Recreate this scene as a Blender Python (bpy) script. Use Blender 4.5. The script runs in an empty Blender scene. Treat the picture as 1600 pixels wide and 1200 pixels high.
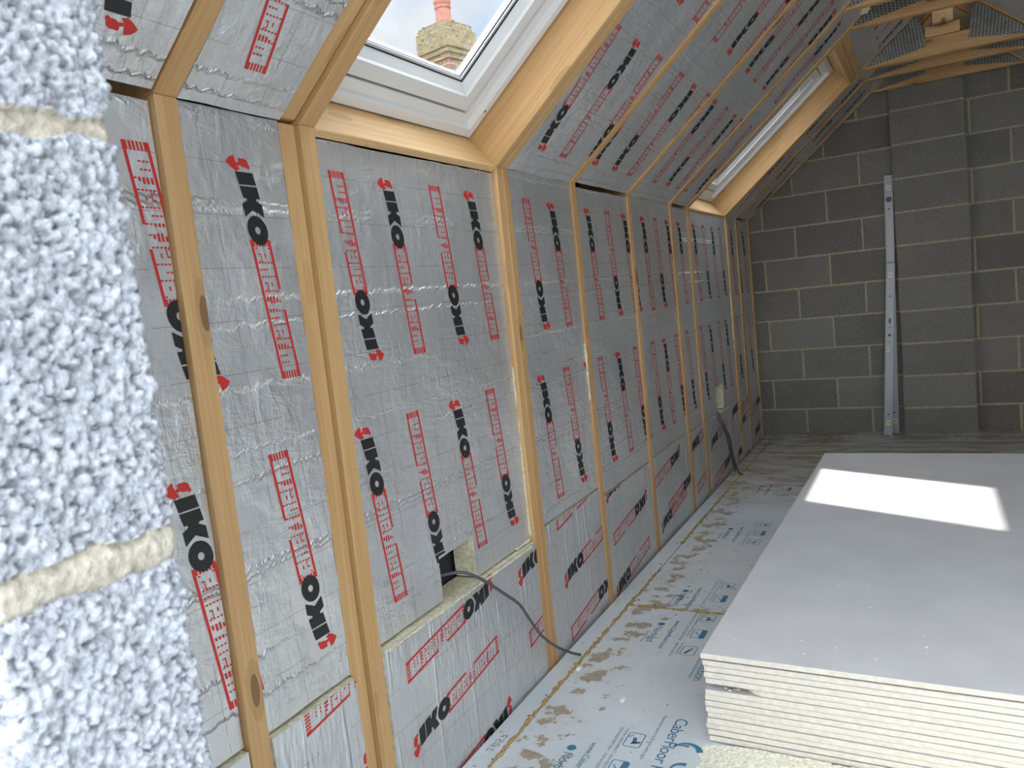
import bpy, bmesh, math, random
import numpy as np
from mathutils import Vector, Matrix, noise

random.seed(7); rng = np.random.default_rng(7)
S = bpy.context.scene
COL = S.collection

# ------------------------------------------------------------------ camera
cam_d = bpy.data.cameras.new('camera'); cam = bpy.data.objects.new('camera', cam_d); COL.objects.link(cam)
cam_d.sensor_width = 36.0; cam_d.lens = 1214.06 / 1600 * 36
cam_d.clip_start = 0.02; cam_d.clip_end = 200
_p, _y, _r = -0.1034, 0.499, -0.1052
_f = Vector((-math.sin(_y) * math.cos(_p), math.cos(_y) * math.cos(_p), math.sin(_p)))
_rt = Vector((math.cos(_y), math.sin(_y), 0)); _up = _rt.cross(_f)
_c, _s = math.cos(_r), math.sin(_r)
CR = _c * _rt + _s * _up; CU = -_s * _rt + _c * _up
CAM = Vector((1.1476, -0.1013, 1.1993))
m = Matrix((CR, CU, -_f)).transposed().to_4x4(); m.translation = CAM
cam.matrix_world = m
cam_d.dof.use_dof = True; cam_d.dof.focus_distance = 2.6; cam_d.dof.aperture_fstop = 18
S.camera = cam

# ------------------------------------------------------------------ world, sun, exposure
S.view_settings.view_transform = 'Standard'; S.view_settings.look = 'None'
S.view_settings.gamma = 1.0; S.view_settings.use_curve_mapping = False
S.view_settings.exposure = 0.38

W = bpy.data.worlds.new('sky'); S.world = W; W.use_nodes = True
nt = W.node_tree; nt.nodes.clear()
def N(t, k, **kw):
    n = t.nodes.new(k)
    for a, v in kw.items(): setattr(n, a, v)
    return n
def sky():
    L = nt.links.new
    tc = N(nt, 'ShaderNodeTexCoord')
    ns = N(nt, 'ShaderNodeTexNoise'); ns.inputs['Scale'].default_value = 3.2; ns.inputs['Detail'].default_value = 7
    ns.inputs['Roughness'].default_value = .52
    mp = N(nt, 'ShaderNodeMapping'); mp.inputs['Location'].default_value = SKY_LOC
    L(tc.outputs['Generated'], mp.inputs['Vector']); L(mp.outputs[0], ns.inputs['Vector'])
    rp = N(nt, 'ShaderNodeValToRGB'); e = rp.color_ramp.elements
    e[0].position = .45; e[0].color = (.52, .68, .86, 1)
    e[1].position = .62; e[1].color = (1.0, .965, .93, 1)
    k = e.new(.52); k.color = (.78, .82, .88, 1)
    L(ns.outputs['Fac'], rp.inputs[0])
    # sky strength raised behind the camera and overhead, added to light the interior
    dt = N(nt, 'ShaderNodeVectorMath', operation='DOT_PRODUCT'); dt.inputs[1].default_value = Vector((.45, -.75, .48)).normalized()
    L(tc.outputs['Generated'], dt.inputs[0])
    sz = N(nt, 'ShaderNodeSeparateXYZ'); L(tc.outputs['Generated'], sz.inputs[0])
    def rng_(v, a, b, c, d):
        q = N(nt, 'ShaderNodeMapRange'); q.interpolation_type = 'SMOOTHSTEP'
        for k_, x_ in zip(('From Min', 'From Max', 'To Min', 'To Max'), (a, b, c, d)): q.inputs[k_].default_value = x_
        L(v, q.inputs['Value']); return q.outputs[0]
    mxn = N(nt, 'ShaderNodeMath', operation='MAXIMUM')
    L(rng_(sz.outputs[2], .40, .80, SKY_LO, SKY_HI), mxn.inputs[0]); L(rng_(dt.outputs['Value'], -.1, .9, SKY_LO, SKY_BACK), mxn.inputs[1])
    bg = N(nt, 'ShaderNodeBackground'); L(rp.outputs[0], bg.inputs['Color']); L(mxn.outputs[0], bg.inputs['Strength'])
    o = N(nt, 'ShaderNodeOutputWorld'); L(bg.outputs[0], o.inputs['Surface'])
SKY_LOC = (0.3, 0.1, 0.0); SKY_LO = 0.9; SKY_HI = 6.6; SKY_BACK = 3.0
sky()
SUN_DIR = Vector((.41, -.71, -1.0)).normalized()
sd = bpy.data.lights.new('sun', 'SUN'); sd.energy = 6.0; sd.angle = math.radians(.9); sd.color = (1, .97, .92)
so = bpy.data.objects.new('sun', sd); COL.objects.link(so); so.location = (-4, 8, 9)
so.rotation_euler = SUN_DIR.to_track_quat('-Z', 'Y').to_euler()

# ------------------------------------------------------------------ geometry constants (metres; x right from the left wall, y along the room, z up)
TH = .701; CT, ST = math.cos(TH), math.sin(TH)
ZK = 1.618; YG = 5.985; RIDGE = 1.3; SR = RIDGE / CT
def SP(s, y, o=0.0): return Vector((s * CT - o * ST, y, ZK + s * ST + o * CT))
def MIR(v): return Vector((2 * RIDGE - v[0], v[1], v[2]))

# ------------------------------------------------------------------ materials
def mat(name):
    m = bpy.data.materials.new(name); m.use_nodes = True
    t = m.node_tree; b = t.nodes['Principled BSDF']
    return m, t, b, t.links.new
def plain(name, col, rough=.7, metal=0.0, bump=0, bscale=60, lo=.78, hi=1.15):
    m, t, b, L = mat(name)
    b.inputs['Base Color'].default_value = (*col, 1); b.inputs['Roughness'].default_value = rough; b.inputs['Metallic'].default_value = metal
    if bump:
        tc = N(t, 'ShaderNodeTexCoord'); ns = N(t, 'ShaderNodeTexNoise'); ns.inputs['Scale'].default_value = bscale; ns.inputs['Detail'].default_value = 6
        oi = N(t, 'ShaderNodeObjectInfo'); ov = N(t, 'ShaderNodeVectorMath', operation='SCALE'); ov.inputs[0].default_value = (17, 29, 13); L(oi.outputs['Random'], ov.inputs['Scale'])
        oa = N(t, 'ShaderNodeVectorMath', operation='ADD'); L(tc.outputs['Object'], oa.inputs[0]); L(ov.outputs[0], oa.inputs[1]); L(oa.outputs[0], ns.inputs['Vector'])
        bp = N(t, 'ShaderNodeBump'); bp.inputs['Strength'].default_value = bump; bp.inputs['Distance'].default_value = .01
        L(ns.outputs['Fac'], bp.inputs['Height']); L(bp.outputs[0], b.inputs['Normal'])
        rp = N(t, 'ShaderNodeValToRGB'); rp.color_ramp.elements[0].color = tuple(c * lo for c in col) + (1,); rp.color_ramp.elements[1].color = tuple(min(1, c * hi) for c in col) + (1,)
        rp.color_ramp.elements[0].position = .35; rp.color_ramp.elements[1].position = .65
        L(ns.outputs['Fac'], rp.inputs[0]); L(rp.outputs[0], b.inputs['Base Color'])
    return m
def math_n(t, op, a, b=None, c=None):
    n = N(t, 'ShaderNodeMath', operation=op)
    for i, v in enumerate((a, b, c)):
        if v is None: continue
        if hasattr(v, 'node'): t.links.new(v, n.inputs[i])
        else: n.inputs[i].default_value = v
    return n.outputs[0]
def noise_n(t, vec, scale, detail=4, rough=.5, dist=0):
    n = N(t, 'ShaderNodeTexNoise'); n.inputs['Scale'].default_value = scale; n.inputs['Detail'].default_value = detail
    n.inputs['Roughness'].default_value = rough; n.inputs['Distortion'].default_value = dist
    t.links.new(vec, n.inputs['Vector']); return n.outputs['Fac']
def map_n(t, vec, scale=(1, 1, 1), loc=(0, 0, 0)):
    n = N(t, 'ShaderNodeMapping'); n.inputs['Scale'].default_value = scale; n.inputs['Location'].default_value = loc
    t.links.new(vec, n.inputs['Vector']); return n.outputs[0]
def ramp_n(t, fac, stops):
    n = N(t, 'ShaderNodeValToRGB'); e = n.color_ramp.elements
    e[0].position, e[0].color = stops[0][0], (*stops[0][1], 1); e[1].position, e[1].color = stops[-1][0], (*stops[-1][1], 1)
    for p, c in stops[1:-1]:
        k = e.new(p); k.color = (*c, 1)
    t.links.new(fac, n.inputs[0]); return n.outputs[0]
def mix_n(t, fac, a, b, mode='MIX'):
    n = N(t, 'ShaderNodeMixRGB', blend_type=mode)
    for i, v in ((0, fac), (1, a), (2, b)):
        if hasattr(v, 'node'): t.links.new(v, n.inputs[i])
        elif i == 0: n.inputs[0].default_value = v
        else: n.inputs[i].default_value = (*v, 1)
    return n.outputs[0]
def bump_n(t, h, strength, dist, normal=None):
    n = N(t, 'ShaderNodeBump'); n.inputs['Strength'].default_value = strength; n.inputs['Distance'].default_value = dist
    t.links.new(h, n.inputs['Height'])
    if normal is not None: t.links.new(normal, n.inputs['Normal'])
    return n.outputs[0]

def wood_mat(name, dark, light, knots=True):
    m, t, b, L = mat(name)
    tc = N(t, 'ShaderNodeTexCoord'); oi = N(t, 'ShaderNodeObjectInfo')
    off = N(t, 'ShaderNodeVectorMath', operation='SCALE'); off.inputs[0].default_value = (37, 11, 23); L(oi.outputs['Random'], off.inputs['Scale'])
    ad = N(t, 'ShaderNodeVectorMath', operation='ADD'); L(tc.outputs['Object'], ad.inputs[0]); L(off.outputs[0], ad.inputs[1])
    v = ad.outputs[0]
    # knots with the grain bending round them
    kv = map_n(t, v, (3.4, 11, 11))
    vo = N(t, 'ShaderNodeTexVoronoi'); vo.inputs['Scale'].default_value = 1.0; L(kv, vo.inputs['Vector'])
    kd = vo.outputs['Distance']
    warp = math_n(t, 'MULTIPLY', math_n(t, 'POWER', math_n(t, 'MAXIMUM', math_n(t, 'SUBTRACT', .45, kd), 0), 2), 6.0)
    g = map_n(t, v, (.9, 26, 26))
    gn = N(t, 'ShaderNodeTexNoise', noise_dimensions='4D'); gn.inputs['Scale'].default_value = 1.0; gn.inputs['Detail'].default_value = 4; gn.inputs['Distortion'].default_value = .35
    L(g, gn.inputs['Vector']); L(warp, gn.inputs['W'])
    broad = noise_n(t, map_n(t, v, (.5, 5, 5)), 1.0, 3)
    col = ramp_n(t, gn.outputs['Fac'], [(.30, dark), (.55, tuple((a + c) / 2 for a, c in zip(dark, light))), (.72, light)])
    col = mix_n(t, .35, col, ramp_n(t, broad, [(.35, dark), (.65, light)]))
    fine = noise_n(t, map_n(t, v, (3, 160, 160)), 1.0, 2)
    col = mix_n(t, .18, col, ramp_n(t, fine, [(.3, tuple(c * .6 for c in dark)), (.6, light)]), 'MIX')
    if knots:
        km = math_n(t, 'LESS_THAN', kd, .12)
        ks = N(t, 'ShaderNodeSeparateColor'); L(vo.outputs['Color'], ks.inputs[0])
        km = math_n(t, 'MULTIPLY', km, math_n(t, 'GREATER_THAN', ks.outputs[0], .3))
        kr = math_n(t, 'MULTIPLY', math_n(t, 'LESS_THAN', kd, .22), math_n(t, 'GREATER_THAN', ks.outputs[0], .3))
        col = mix_n(t, math_n(t, 'MULTIPLY', kr, .35), col, (.34, .19, .075))
        col = mix_n(t, math_n(t, 'MULTIPLY', km, .75), col, (.16, .08, .03))
    dirt = noise_n(t, v, 5.0, 6, .6)
    col = mix_n(t, math_n(t, 'MULTIPLY', math_n(t, 'GREATER_THAN', dirt, .66), .25), col, (.22, .15, .09))
    L(col, b.inputs['Base Color']); b.inputs['Roughness'].default_value = .62
    L(bump_n(t, fine, .15, .002), b.inputs['Normal'])
    return m
M_WOOD = wood_mat('spruce', (.47, .245, .088), (.72, .455, .205))
M_WOOD_PALE = wood_mat('pale_spruce', (.62, .35, .14), (.82, .57, .30))

def foil_mat(name, grid=True, horiz=True):
    m, t, b, L = mat(name)
    uv = N(t, 'ShaderNodeUVMap', uv_map='foil').outputs[0]
    sx = N(t, 'ShaderNodeSeparateXYZ'); L(uv, sx.inputs[0]); u, v = sx.outputs[0], sx.outputs[1]
    def line(x, pitch, off, w):
        f = math_n(t, 'FRACT', math_n(t, 'ADD', math_n(t, 'DIVIDE', x, pitch), off))
        return math_n(t, 'LESS_THAN', math_n(t, 'ABSOLUTE', math_n(t, 'SUBTRACT', f, .5)), w / pitch / 2)
    big = noise_n(t, uv, 2.2, 3)
    col = ramp_n(t, big, [(.35, (.70, .705, .70)), (.65, (.80, .805, .80))])
    if grid:
        gm = math_n(t, 'MAXIMUM', line(u, .1, .1, .0013), line(v, .1, .3, .0013))
        # printing fades here and there
        fade = math_n(t, 'MULTIPLY', math_n(t, 'GREATER_THAN', noise_n(t, uv, 9, 2), .44), .55)
        col = mix_n(t, math_n(t, 'MULTIPLY', gm, fade), col, (.33, .12, .10))
    # long creases across the sheet, jagged
    jag = math_n(t, 'MULTIPLY', math_n(t, 'SUBTRACT', noise_n(t, map_n(t, uv, (9, 1.2, 1)), 4, 4, .6), .5), .035)
    along = v if horiz else u
    cr = math_n(t, 'ADD', along, jag)
    def ridge(x, pitch, off, w):
        f = math_n(t, 'FRACT', math_n(t, 'ADD', math_n(t, 'DIVIDE', x, pitch), off))
        d = math_n(t, 'MULTIPLY', math_n(t, 'ABSOLUTE', math_n(t, 'SUBTRACT', f, .5)), pitch)
        return math_n(t, 'MAXIMUM', math_n(t, 'SUBTRACT', 1.0, math_n(t, 'DIVIDE', d, w)), 0)
    sel = noise_n(t, map_n(t, uv, (1.1, 3.0, 1)), 2.0, 2)
    r1 = ridge(cr, .171, .13, .006); r2 = ridge(cr, .237, .4, .004)
    crease = math_n(t, 'MULTIPLY', math_n(t, 'MAXIMUM', r1, r2), math_n(t, 'MULTIPLY', math_n(t, 'MAXIMUM', math_n(t, 'SUBTRACT', sel, .38), 0), 4.5))
    sc = (14, 34, 1) if horiz else (40, 12, 1)
    wr = noise_n(t, map_n(t, uv, sc), 1.0, 5, .62, .4)
    wr2 = noise_n(t, map_n(t, uv, (46, 15, 1)), 1.0, 4, .6, .6)
    area = ramp_n(t, noise_n(t, uv, 5.5, 3), [(.38, (.2,) * 3), (.6, (1,) * 3)])
    wrm = math_n(t, 'MULTIPLY', math_n(t, 'ADD', wr, math_n(t, 'MULTIPLY', wr2, .7)), area)
    nrm = bump_n(t, wrm, .8, .008)
    nrm = bump_n(t, crease, .8, .007, nrm)
    nrm = bump_n(t, noise_n(t, uv, 160, 2), .06, .002, nrm)
    nrm = bump_n(t, noise_n(t, uv, 4.5, 2), .25, .02, nrm)
    L(nrm, b.inputs['Normal']); L(col, b.inputs['Base Color'])
    b.inputs['Metallic'].default_value = .74
    L(math_n(t, 'ADD', .36, math_n(t, 'MULTIPLY', noise_n(t, uv, 20, 3), .14)), b.inputs['Roughness'])
    return m
M_FOIL = foil_mat('foil_upright'); M_FOIL_LOW = foil_mat('foil_low', horiz=False); M_FOIL_PLAIN = foil_mat('foil_unprinted', grid=False)
M_FOAM = plain('foam_cream', (.72, .66, .47), .9, bump=.5, bscale=90)
M_RED = plain('print_red', (.56, .028, .024), .5); M_BLACK = plain('print_black', (.016, .016, .017), .5)
M_DARK = plain('void_dark', (.01, .01, .01), .9)
M_INK = plain('film_ink', (.055, .19, .30), .6); M_INK_GREY = plain('film_ink_faint', (.17, .28, .35), .6)
M_PENCIL = plain('pencil', (.10, .10, .10), .8)

def block_mat(name, c0, c1, speck, scale=230):
    m, t, b, L = mat(name)
    tc = N(t, 'ShaderNodeTexCoord').outputs['Object']
    at = N(t, 'ShaderNodeAttribute', attribute_name='tint').outputs['Fac']
    n1 = noise_n(t, tc, 7, 5); n2 = noise_n(t, tc, scale, 3, .7)
    vo = N(t, 'ShaderNodeTexVoronoi'); vo.inputs['Scale'].default_value = scale * .6; L(tc, vo.inputs['Vector'])
    col = ramp_n(t, math_n(t, 'ADD', math_n(t, 'MULTIPLY', n1, .45), math_n(t, 'MULTIPLY', at, .55)), [(.3, c0), (.7, c1)])
    col = mix_n(t, .5, col, ramp_n(t, n2, [(.32, tuple(c * .30 for c in c0)), (.68, tuple(c * 1.40 for c in c1))]))
    col = mix_n(t, math_n(t, 'MULTIPLY', math_n(t, 'LESS_THAN', vo.outputs['Distance'], .16), .5), col, speck)
    L(col, b.inputs['Base Color']); b.inputs['Roughness'].default_value = .95
    h = math_n(t, 'ADD', n2, math_n(t, 'MULTIPLY', vo.outputs['Distance'], .8))
    L(bump_n(t, h, .7, .006), b.inputs['Normal'])
    return m
M_BLOCK = block_mat('grey_block', (.165, .155, .134), (.30, .282, .245), (.07, .066, .056))
M_MORTAR = plain('mortar', (.50, .405, .27), .95, bump=.6, bscale=70)
M_JAMB = block_mat('coarse_block', (.36, .362, .385), (.50, .502, .525), (.22, .222, .245), 120)
M_JMORTAR = plain('jamb_mortar', (.52, .455, .36), .95, bump=.6, bscale=120)

def floor_mat():
    m, t, b, L = mat('chipboard_film')
    tc = N(t, 'ShaderNodeTexCoord').outputs['Object']
    sx = N(t, 'ShaderNodeSeparateXYZ'); L(tc, sx.inputs[0]); x, y = sx.outputs[0], sx.outputs[1]
    big = noise_n(t, tc, 3.0, 4)
    col = ramp_n(t, big, [(.3, (.56, .60, .61)), (.7, (.70, .725, .73))])
    # dried mud: thick beside the long seam, and over the far end of the deck
    near = math_n(t, 'SUBTRACT', 1.0, math_n(t, 'DIVIDE', math_n(t, 'ABSOLUTE', math_n(t, 'SUBTRACT', x, .15)), .17))
    near = math_n(t, 'MAXIMUM', near, 0)
    cross = math_n(t, 'MAXIMUM', math_n(t, 'SUBTRACT', 1.0, math_n(t, 'DIVIDE', math_n(t, 'ABSOLUTE', math_n(t, 'SUBTRACT', y, 2.63)), .05)), 0)
    far = N(t, 'ShaderNodeMapRange'); far.inputs['From Min'].default_value = 3.9; far.inputs['From Max'].default_value = 4.8; L(y, far.inputs['Value'])
    mud = noise_n(t, tc, 13, 7, .62)
    side = N(t, 'ShaderNodeMapRange'); side.inputs['From Min'].default_value = .085; side.inputs['From Max'].default_value = .10; L(x, side.inputs['Value'])
    lv = math_n(t, 'ADD', math_n(t, 'MULTIPLY', math_n(t, 'MULTIPLY', near, side.outputs[0]), .17), math_n(t, 'MULTIPLY', cross, .12))
    mk = math_n(t, 'GREATER_THAN', math_n(t, 'ADD', mud, lv), .68)
    mcol = ramp_n(t, noise_n(t, tc, 40, 4), [(.3, (.24, .17, .11)), (.7, (.42, .32, .22))])
    halo = N(t, 'ShaderNodeMapRange'); halo.inputs['From Min'].default_value = .60; halo.inputs['From Max'].default_value = .69; L(math_n(t, 'ADD', mud, lv), halo.inputs['Value'])
    col = mix_n(t, math_n(t, 'MULTIPLY', halo.outputs[0], .35), col, (.55, .47, .32))
    col = mix_n(t, math_n(t, 'MULTIPLY', mk, .8), col, mcol)
    # far end: streaky brown smears
    sm = noise_n(t, map_n(t, tc, (3.5, 11, 1)), 1.0, 7, .65, .5)
    fm = N(t, 'ShaderNodeMapRange'); fm.inputs['From Min'].default_value = .42; fm.inputs['From Max'].default_value = .56; L(sm, fm.inputs['Value'])
    fcol = ramp_n(t, noise_n(t, tc, 25, 4), [(.3, (.15, .11, .065)), (.7, (.31, .245, .165))])
    col = mix_n(t, math_n(t, 'MULTIPLY', far.outputs[0], .72), col, (.36, .335, .27))
    col = mix_n(t, math_n(t, 'MULTIPLY', math_n(t, 'MULTIPLY', fm.outputs[0], far.outputs[0]), .9), col, fcol)
    # dust
    d = noise_n(t, tc, 55, 4, .7)
    col = mix_n(t, math_n(t, 'MULTIPLY', math_n(t, 'GREATER_THAN', d, .62), .25), col, (.62, .60, .54))
    L(col, b.inputs['Base Color']); b.inputs['Roughness'].default_value = .42
    L(bump_n(t, d, .12, .003), b.inputs['Normal'])
    return m
M_FLOOR = floor_mat()
M_CHIP = plain('chipboard_edge', (.50, .38, .22), .9, bump=.5, bscale=120)
M_GLUE = plain('amber_glue', (.45, .29, .10), .75, bump=.6, bscale=80)
M_PAPER = plain('grey_board_paper', (.66, .655, .65), .6, bump=.04, bscale=5, lo=.95, hi=1.04)
M_GYPSUM = plain('gypsum_edge', (.82, .75, .645), .92, bump=.12, bscale=60, lo=.92, hi=1.05)
M_DUST = plain('plaster_dust', (.93, .855, .70), .97, bump=.6, bscale=130)
M_CRUMB = plain('plaster_crumb', (.86, .85, .82), .9)
M_ALU = plain('brushed_aluminium', (.40, .41, .42), .45, .25)
M_CABLE = plain('grey_cable', (.085, .088, .095), .5)
M_UPVC = plain('white_paint', (.80, .80, .79), .32)
M_STEEL = plain('screw_steel', (.35, .35, .36), .35, .9)
M_VIAL = plain('yellow_vial', (.55, .60, .22), .3); M_VIALRIM = plain('cream_vial_rim', (.70, .70, .52), .5)

def plate_mat():
    m, t, b, L = mat('toothed_plate')
    tc = N(t, 'ShaderNodeTexCoord').outputs['Object']; sx = N(t, 'ShaderNodeSeparateXYZ'); L(tc, sx.inputs[0])
    fx = math_n(t, 'FRACT', math_n(t, 'DIVIDE', sx.outputs[0], .017))
    stg = math_n(t, 'MULTIPLY', math_n(t, 'FLOOR', math_n(t, 'DIVIDE', sx.outputs[0], .017)), .5)
    fz = math_n(t, 'FRACT', math_n(t, 'ADD', math_n(t, 'DIVIDE', sx.outputs[1], .012), stg))
    slot = math_n(t, 'MULTIPLY', math_n(t, 'LESS_THAN', math_n(t, 'ABSOLUTE', math_n(t, 'SUBTRACT', fx, .5)), .33),
                  math_n(t, 'LESS_THAN', math_n(t, 'ABSOLUTE', math_n(t, 'SUBTRACT', fz, .5)), .30))
    n = noise_n(t, tc, 18, 3)
    col = mix_n(t, math_n(t, 'MULTIPLY', slot, .85), ramp_n(t, n, [(.3, (.25, .25, .235)), (.7, (.38, .375, .35))]), (.03, .03, .026))
    L(col, b.inputs['Base Color']); b.inputs['Metallic'].default_value = .55; b.inputs['Roughness'].default_value = .42
    return m
M_PLATE = plate_mat()
def glass_mat():
    m = bpy.data.materials.new('clear_glass'); m.use_nodes = True; t = m.node_tree; t.nodes.clear()
    tr = N(t, 'ShaderNodeBsdfTransparent'); tr.inputs[0].default_value = (.98, .98, .98, 1)
    gl = N(t, 'ShaderNodeBsdfGlossy'); gl.inputs['Roughness'].default_value = .03
    lw = N(t, 'ShaderNodeLayerWeight'); lw.inputs[0].default_value = .5
    fac = math_n(t, 'ADD', .03, math_n(t, 'MULTIPLY', math_n(t, 'POWER', lw.outputs['Facing'], 5.0), .6))
    mx = N(t, 'ShaderNodeMixShader'); t.links.new(fac, mx.inputs[0]); t.links.new(tr.outputs[0], mx.inputs[1]); t.links.new(gl.outputs[0], mx.inputs[2])
    o = N(t, 'ShaderNodeOutputMaterial'); t.links.new(mx.outputs[0], o.inputs[0]); return m
M_GLASS = glass_mat()
M_GAP_SHADE = plain('gap_shade', (.03, .03, .032), .9)  # near-black backing; the shade of gaps and notches is put into its colour
def brick_mat():
    m, t, b, L = mat('old_brick')
    uv = N(t, 'ShaderNodeUVMap', uv_map='foil').outputs[0]
    br = N(t, 'ShaderNodeTexBrick'); br.inputs['Scale'].default_value = 1.0; br.inputs['Brick Width'].default_value = .225; br.inputs['Row Height'].default_value = .075
    br.inputs['Mortar Size'].default_value = .006
    br.inputs['Color1'].default_value = (.33, .15, .11, 1); br.inputs['Color2'].default_value = (.26, .14, .11, 1); br.inputs['Mortar'].default_value = (.42, .37, .30, 1)
    L(uv, br.inputs['Vector'])
    at = N(t, 'ShaderNodeAttribute', attribute_name='tint').outputs['Fac']
    n = noise_n(t, N(t, 'ShaderNodeTexCoord').outputs['Object'], 9, 6, .65)
    k = math_n(t, 'GREATER_THAN', math_n(t, 'ADD', n, math_n(t, 'MULTIPLY', at, .22)), .60)
    lich = ramp_n(t, noise_n(t, N(t, 'ShaderNodeTexCoord').outputs['Object'], 24, 4), [(.35, (.20, .18, .13)), (.55, (.30, .25, .10)), (.7, (.32, .30, .26))])
    L(mix_n(t, math_n(t, 'MULTIPLY', k, .85), br.outputs['Color'], lich), b.inputs['Base Color']); b.inputs['Roughness'].default_value = .95
    L(bump_n(t, n, .6, .03), b.inputs['Normal'])
    return m
M_BRICK = brick_mat()
M_POT = plain('terracotta', (.46, .19, .14), .85, bump=.3, bscale=20)
M_LEAD = plain('cowl_wire', (.20, .20, .21), .5, .6)
M_GROUND = plain('outside_ground', (.16, .16, .14), .95, bump=.3, bscale=2)

# ------------------------------------------------------------------ object helpers
def link(name, me, mats, parent=None, M=None):
    o = bpy.data.objects.new(name, me); COL.objects.link(o)
    for q in (mats if isinstance(mats, (list, tuple)) else [mats]): me.materials.append(q)
    if M is None: M = Matrix.Identity(4)
    if parent is not None:
        o.parent = parent
        o.matrix_local = WM(parent).inverted() @ M
    else: o.matrix_world = M
    WORLD[o.name] = M.copy()
    return o
WORLD = {}
def WM(o): return WORLD[o.name]
def tag(o, label, cat, group=None, kind=None):
    o['label'] = label; o['category'] = cat
    if group: o['group'] = group
    if kind: o['kind'] = kind
    return o
def struct(o): o['kind'] = 'structure'; return o
def empty(name, loc):
    o = bpy.data.objects.new(name, None); COL.objects.link(o); o.location = loc; o.empty_display_size = .1
    WORLD[o.name] = Matrix.Translation(Vector(loc)); return o
def mesh(name, verts, faces, mats, fm=None, uv=None, parent=None, M=None, smooth=False, tint=None):
    me = bpy.data.meshes.new(name); me.from_pydata([tuple(v) for v in verts], [], faces); me.validate(clean_customdata=False) if False else None
    if fm is not None: me.polygons.foreach_set('material_index', fm)
    if uv is not None:
        l = me.uv_layers.new(name='foil')
        for lp in me.loops: l.data[lp.index].uv = uv[lp.vertex_index]
    if tint is not None:
        a = me.attributes.new('tint', 'FLOAT', 'FACE'); a.data.foreach_set('value', tint)
    if smooth: me.polygons.foreach_set('use_smooth', [True] * len(me.polygons))
    me.update()
    return link(name, me, mats, parent, M)
BOXF = [(0, 3, 2, 1), (4, 5, 6, 7), (0, 1, 5, 4), (1, 2, 6, 5), (2, 3, 7, 6), (3, 0, 4, 7)]
class MB:
    def __init__(s): s.v = []; s.f = []; s.m = []
    def hexa(s, c, mi=0):
        n = len(s.v); s.v += [Vector(p) for p in c]; s.f += [tuple(n + i for i in q) for q in BOXF]; s.m += [mi] * 6
    def box(s, x0, x1, y0, y1, z0, z1, mi=0, fn=None):
        c = [(x0, y0, z0), (x1, y0, z0), (x1, y1, z0), (x0, y1, z0), (x0, y0, z1), (x1, y0, z1), (x1, y1, z1), (x0, y1, z1)]
        s.hexa([fn(*p) if fn else p for p in c], mi)
    def tube(s, pts, r, n=8, mi=0, caps=True):
        pts = [Vector(p) for p in pts]; base = len(s.v)
        for i, p in enumerate(pts):
            d = (pts[min(i + 1, len(pts) - 1)] - pts[max(i - 1, 0)]).normalized()
            a = d.orthogonal().normalized() if i == 0 else (a - d * a.dot(d)).normalized()
            bb = d.cross(a); rr = r[i] if hasattr(r, '__len__') else r
            for k in range(n):
                q = 2 * math.pi * k / n; s.v.append(p + (a * math.cos(q) + bb * math.sin(q)) * rr)
        for i in range(len(pts) - 1):
            for k in range(n):
                k2 = (k + 1) % n; s.f.append((base + i * n + k, base + i * n + k2, base + (i + 1) * n + k2, base + (i + 1) * n + k)); s.m.append(mi)
        if caps:
            s.f.append(tuple(base + k for k in reversed(range(n)))); s.f.append(tuple(base + (len(pts) - 1) * n + k for k in range(n))); s.m += [mi, mi]
    def poly(s, pts, mi=0):
        n = len(s.v); s.v += [Vector(p) for p in pts]; s.f.append(tuple(range(n, n + len(pts)))); s.m.append(mi)
    def prism(s, pts, d, mi=0, mside=None):
        """pts: outline; extruded by vector d."""
        n = len(s.v); k = len(pts); d = Vector(d); ms = mi if mside is None else mside
        s.v += [Vector(p) for p in pts] + [Vector(p) + d for p in pts]
        s.f.append(tuple(range(n, n + k))); s.f.append(tuple(reversed(range(n + k, n + 2 * k)))); s.m += [mi, ms]
        for i in range(k): s.f.append((n + i, n + k + i, n + k + (i + 1) % k, n + (i + 1) % k)); s.m.append(ms)
    def build(s, name, mats, parent=None, M=None, bevel=0, smooth=False, uv=None, tint=None, rec=True):
        if bevel or rec:
            bm = bmesh.new(); vs = [bm.verts.new(p) for p in s.v]
            for f, mi in zip(s.f, s.m):
                try: q = bm.faces.new([vs[i] for i in f]); q.material_index = mi
                except ValueError: pass
            if rec: bmesh.ops.recalc_face_normals(bm, faces=bm.faces[:])
            if bevel: bmesh.ops.bevel(bm, geom=[e for e in bm.edges], offset=bevel, segments=1, affect='EDGES', clamp_overlap=True)
            me = bpy.data.meshes.new(name); bm.to_mesh(me); bm.free()
            if smooth: me.polygons.foreach_set('use_smooth', [True] * len(me.polygons))
            return link(name, me, mats, parent, M)
        return mesh(name, s.v, s.f, mats, s.m, uv, parent, M, smooth, tint)
def timber(name, corners, parent, material=None, bevel=.002):
    """corners: the 8 world corners, 0-3 at one end and 4-7 at the other, so local x runs with the grain."""
    c = [Vector(p) for p in corners]
    o = sum(c[:4], Vector()) / 4; ax = (sum(c[4:], Vector()) / 4 - o).normalized()
    ay = (c[1] - c[0]); ay = (ay - ax * ay.dot(ax)).normalized(); az = ax.cross(ay)
    M = Matrix((ax, ay, az)).transposed().to_4x4(); M.translation = o
    b = MB(); Mi = M.inverted(); b.hexa([Mi @ p for p in c])
    return b.build(name, material or M_WOOD, parent, M, bevel)
def vbox(x0, x1, y0, y1, z0, z1):   # upright timber
    return [(x0, y0, z0), (x1, y0, z0), (x1, y1, z0), (x0, y1, z0), (x0, y0, z1), (x1, y0, z1), (x1, y1, z1), (x0, y1, z1)]
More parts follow.
